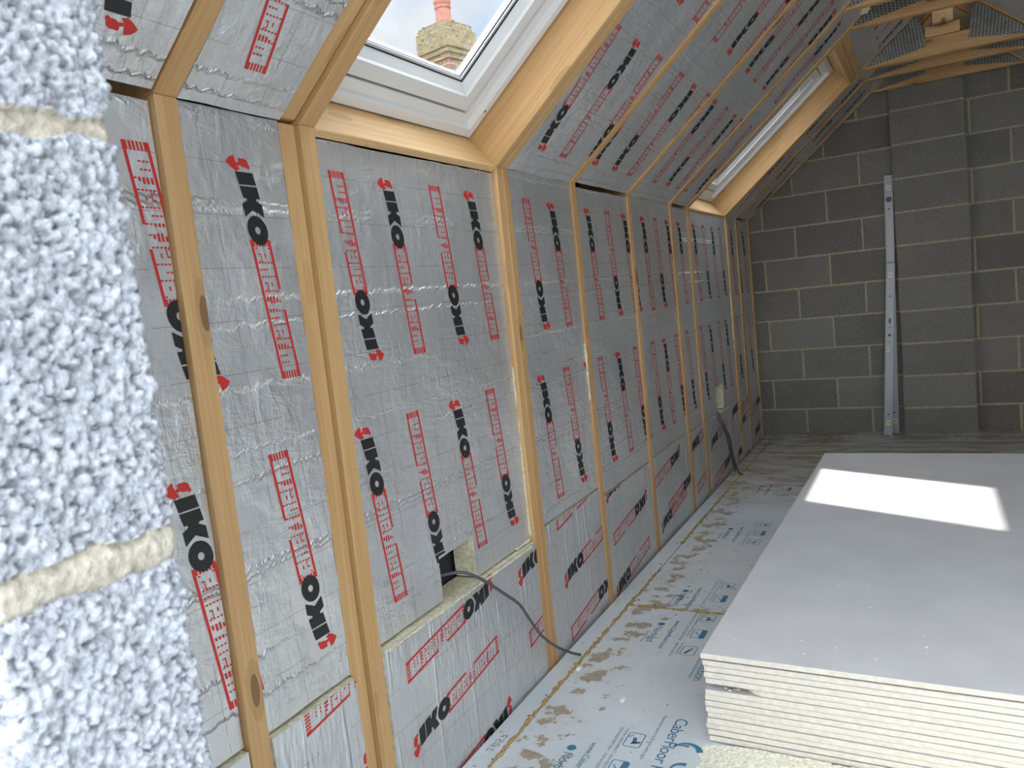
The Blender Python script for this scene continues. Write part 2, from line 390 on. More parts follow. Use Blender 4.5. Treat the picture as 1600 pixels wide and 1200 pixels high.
def smooth_path(pts, n=8):
    pts = [Vector(p) for p in pts]; P = [pts[0]] + pts + [pts[-1]]; out = []
    for i in range(1, len(P) - 2):
        for k in range(n):
            t = k / n; a, b, c, d = P[i - 1], P[i], P[i + 1], P[i + 2]
            out.append(.5 * ((2 * b) + (c - a) * t + (2 * a - 5 * b + 4 * c - d) * t * t + (-a + 3 * b - 3 * c + d) * t ** 3))
    return out + [pts[-1]]
def text_polys(body, size, spacing=1.0):
    """filled letter shapes as (verts2d, faces); first letter starts at x = 0, baseline y = 0"""
    cu = bpy.data.curves.new('lettering', 'FONT'); cu.body = body; cu.size = size; cu.space_character = spacing; cu.resolution_u = 3
    ob = bpy.data.objects.new('lettering', cu); COL.objects.link(ob)
    dg = bpy.context.evaluated_depsgraph_get(); ev = ob.evaluated_get(dg); me = ev.to_mesh()
    v = [(p.co.x, p.co.y) for p in me.vertices]; f = [tuple(p.vertices) for p in me.polygons]
    ev.to_mesh_clear(); bpy.data.objects.remove(ob); bpy.data.curves.remove(cu)
    return v, f

# ------------------------------------------------------------------ the setting: floor, walls, roof slopes
def build_floor():
    b = MB()
    def slab(x0, x1, y0, y1): b.box(x0, x1, y0, y1, -.022, 0)
    slab(.012, .078, -2.5, YG); slab(.084, 2.6, -2.5, 2.602); slab(.084, 2.6, 2.608, YG)
    b.box(.012, 2.6, -2.5, YG, -.24, -.023, 1)
    # lettering printed on the protective film, reading towards the near end of the room
    def put(body, size, x, y, mi=2, sp=1.0, z=.0007, squash=1.0):
        v, f = text_polys(body, size, sp); n = len(b.v)
        for (a, c) in v: b.v.append(Vector((x + c, y - a * squash, z)))
        for q in f: b.f.append(tuple(n + i for i in q)); b.m.append(mi)
    def quad(pts, mi=2, z=.0007): b.poly([(p[0], p[1], z) for p in pts], mi)
    def ring(cx, cy, hx, hy, w, rad=.008, mi=2):
        def loop(hx, hy, rad):
            o = []
            for sx, sy, a0 in ((1, 1, 0), (-1, 1, 90), (-1, -1, 180), (1, -1, 270)):
                for k in range(4):
                    a = math.radians(a0 + k * 30); o.append((cx + sx * (hx - rad) + rad * math.cos(a), cy + sy * (hy - rad) + rad * math.sin(a)))
            return o
        A, B = loop(hx, hy, rad), loop(hx - w, hy - w, max(rad - w, .002))
        for i in range(len(A)): quad([A[i], A[(i + 1) % len(A)], B[(i + 1) % len(A)], B[i]], mi)
    def block(y0, parts=(1, 1, 1)):
        # y0: far end of the maker's name
        n = 16; quad([(.2525 + .013 * math.cos(6.283 * k / n), y0 - .012 + .013 * math.sin(6.283 * k / n)) for k in range(n)], 2)
        put('Norbord', .036, .242, y0 - .034, 2, .95); put('Make it better', .016, .222, y0 - .075, 3)
        put('www.CaberBoard.com', .026, .296, y0 + .03, 2, .95)
        for k, (l1, l2) in enumerate((('TEAR RESISTANT FILM', 'TOUGH, HIGH IMPACT,'), ('FOR A CLEAN FLOOR', 'EASY PEEL FILM'), ('ABRASIVE SURFACE', 'SLIP RESISTANT'))):
            if not parts[k]: continue
            yc = y0 + .073 - k * .132
            put(l1, .0125, .345, yc + .052, 3, .95); put(l2, .0125, .362, yc + .052, 3, .95)
            cx = .40; ring(cx, yc, .024, .034, .0025)
            if k == 0:   # a hammer blow
                quad([(cx - .006, yc + .012), (cx + .004, yc + .012), (cx + .010, yc - .012), (cx - .002, yc - .016)]); quad([(cx - .004, yc - .012), (cx + .02, yc - .002), (cx + .018, yc - .012), (cx - .006, yc - .02)])
                for q in range(4):
                    a = 2.2 + q * .5; quad([(cx + .010 * math.cos(a) - .004, yc + .012 + .006 * math.sin(a)), (cx + .018 * math.cos(a) - .004, yc + .014 + .012 * math.sin(a)), (cx + .018 * math.cos(a) - .002, yc + .015 + .012 * math.sin(a)), (cx + .010 * math.cos(a) - .002, yc + .013 + .006 * math.sin(a))])
            elif k == 1: # a peeled corner
                quad([(cx + .006, yc + .032), (cx + .022, yc + .032), (cx + .022, yc - .032), (cx + .004, yc - .032)])
                quad([(cx - .016, yc + .012), (cx - .013, yc + .014), (cx + .004, yc - .010), (cx + .001, yc - .013)], 3)
            else:        # a boot
                quad([(cx - .014, yc - .02), (cx - .006, yc - .024), (cx + .006, yc + .002), (cx - .004, yc + .004)]); quad([(cx - .004, yc + .004), (cx + .006, yc + .002), (cx + .012, yc + .026), (cx + .002, yc + .014)])
    block(1.672); block(2.482, (1, 1, 1)); block(2.802, (1, 1, 0)); block(3.612); block(4.42, (0, 1, 1))
    put('CaberFloor P5 WR', .05, .478, 1.885, 2, .93); put('Read and store and use with care', .016, .44, 1.885, 3, 1.0)
    put('Protection', .045, .462, 2.285, 2, .95); put('www.caberboard.com information', .016, .445, 2.34, 3)
    def swoosh(cx, cy, R, a0, a1, w):
        k = 12
        for i in range(k):
            p = [a0 + (a1 - a0) * j / k for j in (i, i + 1)]; ww = [w * (j / k) ** .7 for j in (i, i + 1)]
            quad([(cx + R * math.cos(p[0]), cy + R * math.sin(p[0])), (cx + R * math.cos(p[1]), cy + R * math.sin(p[1])),
                  (cx + (R - ww[1]) * math.cos(p[1]), cy + (R - ww[1]) * math.sin(p[1])), (cx + (R - ww[0]) * math.cos(p[0]), cy + (R - ww[0]) * math.sin(p[0]))])
    swoosh(.545, 1.735, .042, 2.7, .2, .018); swoosh(.535, 1.722, .042, 2.6, 1.3, .008); swoosh(.555, 1.655, .032, 3.6, 1.4, .014)
    # pencilled figures on the narrow strip
    def stroke(pts, w=.0009):
        for (x0, y0), (x1, y1) in zip(pts, pts[1:]):
            d = Vector((x1 - x0, y1 - y0)).normalized() * w; quad([(x0 - d.y, y0 + d.x), (x1 - d.y, y1 + d.x), (x1 + d.y, y1 - d.x), (x0 + d.y, y0 - d.x)], 4)
    ox, oy = .036, 1.60
    def pc(l): stroke([(ox + q * .001, oy + p * .001) for p, q in l])
    pc([(0, 18), (8, 22), (14, 17), (8, 11), (15, 7), (8, 1), (0, 4)]); pc([(36, 22), (24, 22), (22, 13), (32, 14), (35, 7), (28, 0), (20, 3)])
    pc([(42, 21), (58, 22), (46, 0)]); pc([(44, 10), (56, 11)]); pc([(-24, 14), (-16, 18), (-14, 10), (-26, -2), (-10, 0)]); pc([(-6, 10), (2, 12), (-2, -4)])
    o = mesh('floor', b.v, b.f, [M_FLOOR, M_CHIP, M_INK, M_INK_GREY, M_PENCIL], b.m)
    return struct(o)
FLOOR = build_floor()

def glue(name, pts, r, label):
    P = smooth_path(pts, 14); b = MB()
    out = []; rr = []
    for p in P:
        k = noise.noise(p * 23); out.append(p + Vector((noise.noise(p * 31 + Vector((5, 0, 0))) * .006, 0, 0))); rr.append(max(.0015, r * (1 + .8 * k + 1.1 * noise.noise(p * 75))))
    b.tube(out, rr, 7)
    for v in b.v: v.z = max(v.z * .4, -.002)
    return tag(b.build(name, M_GLUE, smooth=True), label, 'glue')
glue('glue_bead', [(.081, y, .002) for y in np.arange(.6, 3.02, .03)], .0062, 'amber glue line along the near part of the long floor seam')
glue('glue_bead', [(.081, y, .002) for y in np.arange(3.35, 4.9, .03)], .0065, 'crumbly amber glue line along the far part of the long floor seam')
glue('glue_bead', [(x, 2.605, .002) for x in np.arange(.09, 1.3, .03)], .0062, 'brown glue ridge across the floor joint, running under the plasterboard stack')

# wall behind the insulation, outer roof skin, right-hand half of the loft
b = MB(); b.box(-.24, -.104, -.1, YG, -.24, ZK - .02); b.box(-.37, -.325, -.1, YG, .9, ZK + .02); b.box(-.33, -.24, -.1, YG, 1.2, 1.25); struct(b.build('wall_left', M_GAP_SHADE))  # two outer boxes added to block daylight leaking in at the eaves
W1 = (1.243, 2.047, .0, 1.03); W2 = (4.258, 5.145, .0, 1.03)
def skin(name, mir, holes):
    b = MB(); f = (lambda s, y, o: MIR(SP(s, y, o))) if mir else SP
    ys = [.09] + [q for h in holes for q in h[:2]] + [YG]
    for i in range(0, len(ys), 2): b.box(-.25, SR + .02, ys[i], ys[i + 1], .212, .235, 0, f)
    for h in holes:
        b.box(h[3], SR + .02, h[0], h[1], .212, .235, 0, f); b.box(-.25, h[2], h[0], h[1], .212, .235, 0, f)
    return struct(b.build(name, M_GAP_SHADE))
skin('ceiling_left', False, (W1, W2)); skin('ceiling_right', True, (W1,))
b = MB(); b.box(2.6, 2.7, .09, YG, -.24, ZK); o = b.build('wall_right', M_FOIL_PLAIN); struct(o)

def uv_add(o, fn):
    l = o.data.uv_layers.new(name='foil')
    for lp in o.data.loops: l.data[lp.index].uv = fn(o.data.vertices[lp.vertex_index].co)
uv_add(o, lambda p: (p.y, p.z))

def gable():
    b = MB(); tint = []; x0, z0 = .0814, .1828
    b.box(-.15, 2.75, YG + .004, YG + .12, -.24, 2.95, 1); tint += [.5] * 6
    prof = lambda x: 2.95
    J = .0065
    for c in range(-1, 13):
        za, zb = z0 + .225 * (c - 1) + J, z0 + .225 * c - J
        if zb > 2.95: break
        odd = c % 2
        for k in range(-1, 14):
            xa = x0 + .225 * (2 * k + (0 if odd else 1)) + J; xb = xa + .45 - 2 * J
            xa = max(xa, -.1); xb = min(xb, 2.7)
            if xb - xa < .01: continue
            if za < 0: za_ = max(za, -.05)
            else: za_ = za
            j = lambda: random.uniform(-.0015, .0015)
            dy = random.uniform(-.001, .002)
            b.hexa([(xa + j(), YG + dy, za_ + j()), (xb + j(), YG + dy, za_ + j()), (xb + j(), YG + .05, za_), (xa + j(), YG + .05, za_),
                    (xa + j(), YG + dy, zb + j()), (xb + j(), YG + dy, zb + j()), (xb, YG + .05, zb), (xa, YG + .05, zb)], 0)
            tint += [random.random()] * 6
    o = mesh('wall_gable', b.v, b.f, [M_BLOCK, M_MORTAR], b.m, tint=tint); struct(o)
    # chimney breast pier
    b = MB(); tint = []; px0, px1, py = .966, 1.404, YG - .07
    b.box(px0 + .003, px1 - .003, py + .004, YG + .002, -.02, 2.66, 1); tint += [.5] * 6
    for c in range(0, 13):
        za, zb = z0 + .225 * (c - 1) + J, z0 + .225 * c - J
        if za > 2.6: break
        j = lambda: random.uniform(-.002, .002); q = random.uniform(-.004, .004)
        b.hexa([(px0 + q + j(), py + j(), max(za, -.02)), (px1 + q + j(), py + j(), max(za, -.02)), (px1, YG + .001, max(za, -.02)), (px0, YG + .001, max(za, -.02)),
                (px0 + q + j(), py + j(), zb), (px1 + q + j(), py + j(), zb), (px1, YG + .001, zb), (px0, YG + .001, zb)], 0)
        tint += [random.uniform(.4, 1)] * 6
    o = mesh('wall_pier', b.v, b.f, [M_BLOCK, M_MORTAR], b.m, tint=tint); struct(o)
gable()

def near_wall():
    """cross wall whose rough block end stands beside the camera"""
    b = MB(); X1 = .762; top = lambda x: ZK + x * ST / CT + .25
    Y0, Y1 = .088, .176
    b.prism([(-.1, Y0, -.02), (X1, Y0, -.02), (X1, Y0, top(X1)), (-.1, Y0, top(-.1))], (0, Y1 - Y0, 0))
    # heightfield of clustered aggregate over the jamb and round its two corners
    st = .0011; zlo, zhi = .86, 1.45
    yy0, yy1 = .083, .1815; rad = .006; wrap = .022
    per = [];   # path along the perimeter: (x, y, nx, ny)
    def add(x, y, nx, ny): per.append((x, y, nx, ny))
    for k in np.arange(wrap, 0, -st): add(.77 - rad - k, yy0, 0, -1)
    for k in np.linspace(0, math.pi / 2, 9): add(.77 - rad + rad * math.sin(k), yy0 + rad - rad * math.cos(k), math.sin(k), -math.cos(k))
    for k in np.arange(yy0 + rad + st, yy1 - rad, st): add(.77, k, 1, 0)
    for k in np.linspace(0, math.pi / 2, 9): add(.77 - rad + rad * math.cos(k), yy1 - rad + rad * math.sin(k), math.cos(k), math.sin(k))
    for k in np.arange(st, wrap, st): add(.77 - rad - k, yy1, 0, 1)
    nu = len(per); zs = np.arange(zlo, zhi, st); nz = len(zs)
    H = np.full((nz, nu), -.0055); U = np.arange(nu) * st
    ncl = int(nu * nz * st * st / (2.2e-3 ** 2) * .85)
    for _ in range(ncl):
        r = rng.choice([.0013, .0017, .0021, .0026, .0034], p=[.12, .24, .30, .22, .12])
        cu, cz = rng.uniform(0, U[-1]), rng.uniform(zlo, zhi); ch = rng.normal(-.0012, .0014)
        i0, i1 = max(0, int((cz - r - zlo) / st)), min(nz, int((cz + r - zlo) / st) + 2); j0, j1 = max(0, int((cu - r) / st)), min(nu, int((cu + r) / st) + 2)
        if i1 <= i0 or j1 <= j0: continue
        d2 = (zs[i0:i1, None] - cz) ** 2 + (U[None, j0:j1] - cu) ** 2
        h = np.where(d2 < r * r, np.sqrt(np.maximum(r * r - d2, 0)) - r * .35 + ch, -1)
        H[i0:i1, j0:j1] = np.maximum(H[i0:i1, j0:j1], h)
    mort = np.zeros((nz, nu))
    for zc, hw in ((1.3105, .0058), (1.0865, .0115)):
        for j in range(nu):
            p = Vector((per[j][0], per[j][1] * 18, zc * 9))
            c = zc + noise.noise(p) * .004; w = hw + noise.noise(p * 2.3) * .0045
            sel = np.abs(zs - c) < w
            prof = np.sqrt(np.maximum(0, 1 - ((zs - c) / w) ** 2))
            bulge = .0035 if zc < 1.2 else .001
            for i in np.nonzero(sel)[0]:
                H[i, j] = -.0035 + bulge * prof[i] + noise.noise(Vector((U[j] * 160, zs[i] * 160, 3))) * .0012; mort[i, j] = 1
    V = []; 
    for i in range(nz):
        for j in range(nu):
            x, y, nx, ny = per[j]; h = H[i, j] + noise.noise(Vector((U[j] * 40, zs[i] * 40, 0))) * .0012
            V.append((x + nx * h, y + ny * h, zs[i]))
    F = []; fm = []
    for i in range(nz - 1):
        for j in range(nu - 1):
            a = i * nu + j; F.append((a, a + 1, a + nu + 1, a + nu)); fm.append(1 if mort[i, j] else 0)
    n0 = len(b.v); b.v += [Vector(v) for v in V]; b.f += [tuple(n0 + q for q in f) for f in F]; b.m += fm
    ntint = len(b.f) - len(F)
    o = mesh('wall_near', b.v, b.f, [M_JAMB, M_JMORTAR], b.m, smooth=False, tint=[.6] * len(b.f))
    sm = [False] * ntint + [True] * len(F); o.data.polygons.foreach_set('use_smooth', sm)
    return struct(o)
near_wall()
b = MB(); b.box(-30, 30, -30, 40, -3.1, -3.0); struct(b.build('ground', M_GROUND))

# ------------------------------------------------------------------ trusses
PLIES = dict(A=[(.842, .890)], B=[(1.146, 1.191), (1.196, 1.242)], C=[(2.048, 2.085), (2.088, 2.126)], D=[(2.620, 2.664)], E=[(3.237, 3.280)],
             F=[(3.884, 3.928)], G=[(4.210, 4.257)], H=[(5.146, 5.176), (5.178, 5.208)], I=[(5.452, 5.500)], J=[(5.866, 5.910)])
TLAB = dict(A='pale timber roof truss nearest the rough block jamb', B='doubled timber truss on the near side of the near skylight',
            C='doubled timber truss on the far side of the near skylight', D='single timber truss first beyond the near skylight',
            E='single timber truss second beyond the near skylight', F='single timber truss third beyond the near skylight, before the narrow bay',
            G='timber truss forming the near side of the far skylight', H='doubled timber truss forming the far side of the far skylight, strip block on its collar',
            I='timber truss last but one before the grey block gable', J='timber truss tight against the grey block gable wall')
ZC = 2.345
def rafter_corners(y0, y1, mir=False, depth=.2):
    f = MIR if mir else (lambda v: Vector(v))
    sb = depth * CT / ST; t0 = SR; t1 = SR + depth * ST / CT
    return [f(SP(0, y0, 0)), f(SP(0, y1, 0)), f(SP(-sb, y1, depth)), f(SP(-sb, y0, depth)),
            f(SP(t0, y0, 0)), f(SP(t0, y1, 0)), f(SP(t1, y1, depth)), f(SP(t1, y0, depth))]
def plate(root, y, mir):
    f = MIR if mir else (lambda v: Vector(v))
    pts = [(.893, 2.362), (1.192, 2.405), (1.162, 2.582)]
    # trimmed along the underside of the rafter line
    line = lambda x: ZK + x * ST / CT - .006
    P = [(x, z) for x, z in pts if z < line(x) + .02]
    P = [(.885, 2.352), (1.195, 2.40), (1.165, 2.575), (1.14, line(1.14)), (.90, line(.90))]
    M = Matrix.Translation(Vector(f((.885, y, 2.352))))
    ang = .12 * (-1 if mir else 1)
    M = M @ Matrix(((math.cos(ang), 0, -math.sin(ang)), (0, 1, 0), (math.sin(ang), 0, math.cos(ang)))).to_4x4() @ Matrix.Rotation(math.pi / 2, 4, 'X')
    Mi = M.inverted(); b = MB(); W_ = [f((x, y, z)) for x, z in P]
    b.prism([Mi @ p for p in W_], Mi.to_3x3() @ Vector((0, -.0016, 0)))
    return b.build('nail_plate', M_PLATE, root, M)
for k, pl in PLIES.items():
    root = empty('roof_truss', (0, sum(pl[0]) / 2, 0)); tag(root, TLAB[k], 'roof truss', 'timber trusses of the loft room')
    for i, (y0, y1) in enumerate(pl):
        fx = 0.0
        if k == 'B' and i == 0: fx = -.012
        timber('post', vbox(fx - .1, fx, y0, y1, -.15, ZK), root)
        c = rafter_corners(y0, y1)
        if fx: c = [p + Vector((-ST * .012, 0, CT * .012)) for p in c]
        timber('rafter', c, root)
        timber('post', [MIR(p) for p in vbox(-.0, -.1, y0, y1, 0, ZK)], root)
        timber('rafter', rafter_corners(y0, y1, True), root)
    y0, y1 = pl[0][0], pl[-1][1]
    xa = (ZC - ZK) * CT / ST
    if k not in 'B':
        h = .10; xb = (ZC + h - ZK) * CT / ST
        timber('collar', [(xa + .004, y0 + .003, ZC), (xa + .004, y1 - .003, ZC), (xb + .006, y1 - .003, ZC + h), (xb + .006, y0 + .003, ZC + h),
                  (2 * RIDGE - xa - .004, y0 + .003, ZC), (2 * RIDGE - xa - .004, y1 - .003, ZC), (2 * RIDGE - xb - .006, y1 - .003, ZC + h), (2 * RIDGE - xb - .006, y0 + .003, ZC + h)], root)
        plate(root, y0 + .001, False); plate(root, y0 + .001, True)
    if k == 'H':
        timber('packing_strip', [(1.193, y0 - .002, 2.447), (1.193, y1, 2.447), (1.193, y1, 2.505), (1.193, y0 - .002, 2.505), (1.366, y0 - .002, 2.447), (1.366, y1, 2.447), (1.366, y1, 2.505), (1.366, y0 - .002, 2.505)], root, M_WOOD_PALE)
o = timber('binder_beam', [(1.23, 5.10, 2.508), (1.335, 5.10, 2.508), (1.335, 5.10, 2.605), (1.23, 5.10, 2.605), (1.23, 5.85, 2.508), (1.335, 5.85, 2.508), (1.335, 5.85, 2.605), (1.23, 5.85, 2.605)], None, M_WOOD_PALE)
tag(o, 'square pale beam seen end-on resting over the collars by the gable', 'beam')

# ------------------------------------------------------------------ printed lettering of the insulation boards
def print_polys():
    mm = .001; out = []   # (material, convex polygon in (along, up)) ; material 1 red 2 black
    def q(mi, *p): out.append((mi, [(a * mm, c * mm) for a, c in p]))
    def r(mi, a0, a1, b0, b1): q(mi, (a0, b0), (a1, b0), (a1, b1), (a0, b1))
    # emblem: a fan and a bud
    q(1, (29, 7), (23, -4), (14, -14), (8, -9), (18, 12), (25, 17)); q(1, (8, -9), (3, -3), (-1, 9), (9, 10), (18, 12))
    q(1, (19, 13), (13, 11), (11, 20), (17, 22))
    q(1, *[(12 + 9 * math.cos(.7 * k), 30 + 12 * math.sin(.7 * k)) for k in range(9)]); q(1, *[(8 + 5.5 * math.cos(1.05 * k), 22 + 5 * math.sin(1.05 * k)) for k in range(6)]); q(1, *[(19 + 5 * math.cos(1.05 * k), 39 + 5 * math.sin(1.05 * k)) for k in range(6)])
    q(2, (30, 3), (54, 6), (54, 50), (30, 47))                                  # I
    q(2, (57, 6), (80, 9), (80, 52), (57, 50))                                  # K
    q(2, (80, 16), (100, 27), (80, 42)); q(2, (80, 33), (88, 27), (102, 27), (116, 52), (91, 53)); q(2, (80, 26), (91, 3), (116, 3), (102, 27), (88, 27))
    n = 20; R = lambda k, ra, rb: (142 + ra * math.cos(6.2832 * k / n), 27 + rb * math.sin(6.2832 * k / n))
    for k in range(n): q(2, R(k, 29, 26), R(k + 1, 29, 26), R(k + 1, 7.5, 7), R(k, 7.5, 7))
    rows = [9.2, 17.2, 25.2, 33.2, 41.2]; rh = 5.2
    def dash(a, w, rr):
        for i in rr: r(1, a - w / 2, a + w / 2, rows[i], rows[i] + rh)
    r(1, 160, 440, 0, 6.3)
    a = 176; cells = []
    for ch, w in zip('enertherm', (29, 28, 29, 20, 20, 28, 29, 20, 42)): cells.append((ch, a, w)); a += w
    r(1, 160, 259, 46.7, 53); r(1, 301, 440, 46.7, 53)
    for b_ in range(6): r(1, 425, 440, 6.3 + b_ * 7.4, 6.3 + b_ * 7.4 + 4.6)
    for b_ in range(6): r(1, 160, 173, 6.3 + b_ * 7.4, 6.3 + b_ * 7.4 + 4.6)
    dash(176.5, 3, (0, 4))
    for ch, a, w in cells:
        if ch in 'enhrm' and a > 180: dash(a, 3.2, range(0, 5))
        if ch == 't': dash(a + 1, 7, (1, 2)); dash(a + 1, 3.2, (3, 4)); dash(a + w - 3, 3.2, (0, 1, 2))
        if ch in 'nh': dash(a + w / 2, 3.4, (0, 1, 2))
        if ch == 'm': dash(a + w * .34, 3.4, (0, 1, 2)); dash(a + w * .67, 3.4, (0, 1, 2))
        if ch == 'r': dash(a + w - 5, 9.5, (0, 1, 2)); dash(a + w - 3, 5, (3,))
        if ch == 'e': r(1, a + 11, a + 19, 30, 33.5); r(1, a + 11, a + 28, 18.5, 21); r(1, a + 11, a + 13.6, 13, 21); r(1, a + 24, a + 28, 13, 16)
    return out
PRINT = print_polys()
def clip(poly, u0, u1, v0, v1):
    for ax, lim, sg in ((0, u0, 1), (0, u1, -1), (1, v0, 1), (1, v1, -1)):
        o = []
        for i in range(len(poly)):
            p, c = poly[i - 1], poly[i]; dp, dc = sg * (p[ax] - lim), sg * (c[ax] - lim)
            if (dp >= 0) != (dc >= 0):
                t = dp / (dp - dc); o.append(tuple(p[k] + t * (c[k] - p[k]) for k in (0, 1)))
            if dc >= 0: o.append(c)
        poly = o
        if len(poly) < 3: return None
    return poly
def down(u, vtop, k=.13, fwd=True):    # upright columns: u is the box centre at its upper end
    if fwd: return lambda a, c: (u - .027 + c + k * a, vtop - a)
    return lambda a, c: (u + .027 + k * .44 - c - k * a, vtop - .44 + a)
def across(u, v, k=.14, fwd=True):
    if fwd: return lambda a, c: (u + a, v + c + k * a)
    return lambda a, c: (u - a, v - c - k * a)
def board(label, frame, u0, u1, v0, v1, prints, depth=.075, notch=None, foil=None, tilt=.06, group=None, edge_fx=()):
    """frame(u, v, d): d towards the room"""
    e = .0025; u0 += e; u1 -= e
    b = MB(); mats = [foil or M_FOIL, M_RED, M_BLACK, M_FOAM]
    if notch:
        nu0, nu1, nv = notch
        out = [(u0, v0), (nu0, v0), (nu0, nv - .006), (nu1, nv + .004), (nu1, v0), (u1, v0), (u1, v1), (u0, v1)]
        rects = [(u0, nu0, v0, v1), (nu1, u1, v0, v1), (nu0, nu1, nv + .003, v1)]
    else:
        out = [(u0, v0), (u1, v0), (u1, v1), (u0, v1)]; rects = [(u0, u1, v0, v1)]
    # slightly ragged cut edges
    fine = []
    for i in range(len(out)):
        p, c = out[i], out[(i + 1) % len(out)]; n = max(1, int(math.hypot(c[0] - p[0], c[1] - p[1]) / .05))
        for k in range(n):
            t = k / n; w = .0015 if k else 0
            fine.append((p[0] + t * (c[0] - p[0]) + random.uniform(-w, w), p[1] + t * (c[1] - p[1]) + random.uniform(-w, w)))
    n = len(fine); uv = []
    for q in fine: b.v.append(frame(q[0], q[1], 0)); uv.append((q[0] - tilt * (v1 - q[1]), q[1]))
    for q in fine: b.v.append(frame(q[0], q[1], -depth)); uv.append((q[0], q[1]))
    b.f.append(tuple(range(n))); b.m.append(0); b.f.append(tuple(reversed(range(n, 2 * n)))); b.m.append(0)
    for i in range(n): b.f.append((i, n + i, n + (i + 1) % n, (i + 1) % n)); b.m.append(3)
    lay = 0
    for P in prints:
        for mi, poly in PRINT:
            pp = [P(a, c) for a, c in poly]
            for rc in rects:
                cl = clip(pp, *rc)
                if cl:
                    lay += 1; d = (.0003 if mi == 1 else .0006) + lay % 12 * .00002
                    b.poly([frame(x, y, d) for x, y in cl], mi); uv += cl
    o = mesh('insulation_board', b.v, b.f, mats, b.m, uv)
    bm = bmesh.new(); bm.from_mesh(o.data); bmesh.ops.recalc_face_normals(bm, faces=[f for f in bm.faces if f.material_index in (0, 3)]); 
    bm.to_mesh(o.data); bm.free()
    tag(o, label, 'insulation board', group)
    for (ua, va, ub, vb, w) in edge_fx:    # squeezed-out foam along a cut edge
        P_ = smooth_path([frame(ua + (ub - ua) * t, va + (vb - va) * t, .001) for t in np.linspace(0, 1, 12)], 3); f = MB()
        f.tube([p + Vector((0, noise.noise(p * 40) * .003, 0)) for p in P_], [max(.0012, w * (1 + .9 * noise.noise(p * 30))) for p in P_], 6)
        f.build('foam_edge', M_FOAM, o, smooth=True)
    return o
BAY = [('0', .19, .841), ('AB', .891, 1.145), ('BC', 1.243, 2.047), ('CD', 2.127, 2.619), ('DE', 2.665, 3.236), ('EF', 3.281, 3.883), ('FG', 3.929, 4.209), ('GH', 4.258, 5.145), ('HI', 5.209, 5.451), ('IJ', 5.501, 5.865)]
BD = {'0': 'the bay beside the rough block jamb', 'AB': 'the slim bay before the near skylight', 'BC': 'the bay below the near skylight', 'CD': 'the first bay past the near skylight',
      'DE': 'the second bay past the near skylight', 'EF': 'the third bay past the near skylight', 'FG': 'the narrow bay before the far skylight', 'GH': 'the bay below the far skylight',
      'HI': 'the narrow bay past the far skylight', 'IJ': 'the last bay before the block gable'}
UP = {'0': [(.80, 0), (.60, 1), (.40, 0)], 'AB': [(1.03, 1), (.83, 0)], 'BC': [(1.31, 0), (1.50, 1), (1.71, 0), (1.90, 1), (2.11, 0)], 'CD': [(2.24, 0), (2.44, 1), (2.64, 0), (2.05, 1)],
      'DE': [(2.77, 1), (2.98, 0), (3.19, 1), (2.57, 0)], 'EF': [(3.44, 1), (3.63, 0), (3.83, 1), (3.24, 0)], 'FG': [(4.04, 1), (3.84, 0), (4.24, 0)],
      'GH': [(4.34, 1), (4.55, 0), (4.77, 1), (4.97, 0), (5.17, 1), (4.14, 0)], 'HI': [(5.29, 1), (5.49, 0), (5.09, 0)], 'IJ': [(5.68, 1), (5.88, 0), (5.48, 0)]}
LOW = {'0': [(.78, .42, 0), (.30, .13, 1)], 'AB': [(1.42, .485, 0), (1.13, .20, 1), (1.02, .02, 1)], 'BC': [(1.76, .428, 0), (1.31, .135, 1), (1.91, .34, 1), (2.38, .235, 0), (1.79, .035, 0)],
       'CD': [(2.24, .205, 1), (2.69, .115, 0), (2.66, .525, 0)], 'DE': [(2.68, .385, 1), (3.16, .305, 0), (2.70, -.015, 1)], 'EF': [(3.33, .055, 1), (3.72, .39, 0), (3.9, .22, 0)],
       'FG': [(3.92, .30, 1), (4.42, .18, 0)], 'GH': [(4.34, .235, 1), (4.80, .12, 0), (4.92, .31, 1), (5.0, .02, 1)], 'HI': [(5.15, .2, 1), (5.6, .4, 0)], 'IJ': [(5.9, .33, 0), (5.6, .05, 1)]}
SPLIT = {'0': .425, 'AB': .42, 'BC': .435, 'CD': .455, 'DE': .415, 'EF': .425, 'FG': .415, 'GH': .405, 'HI': .39, 'IJ': .395}
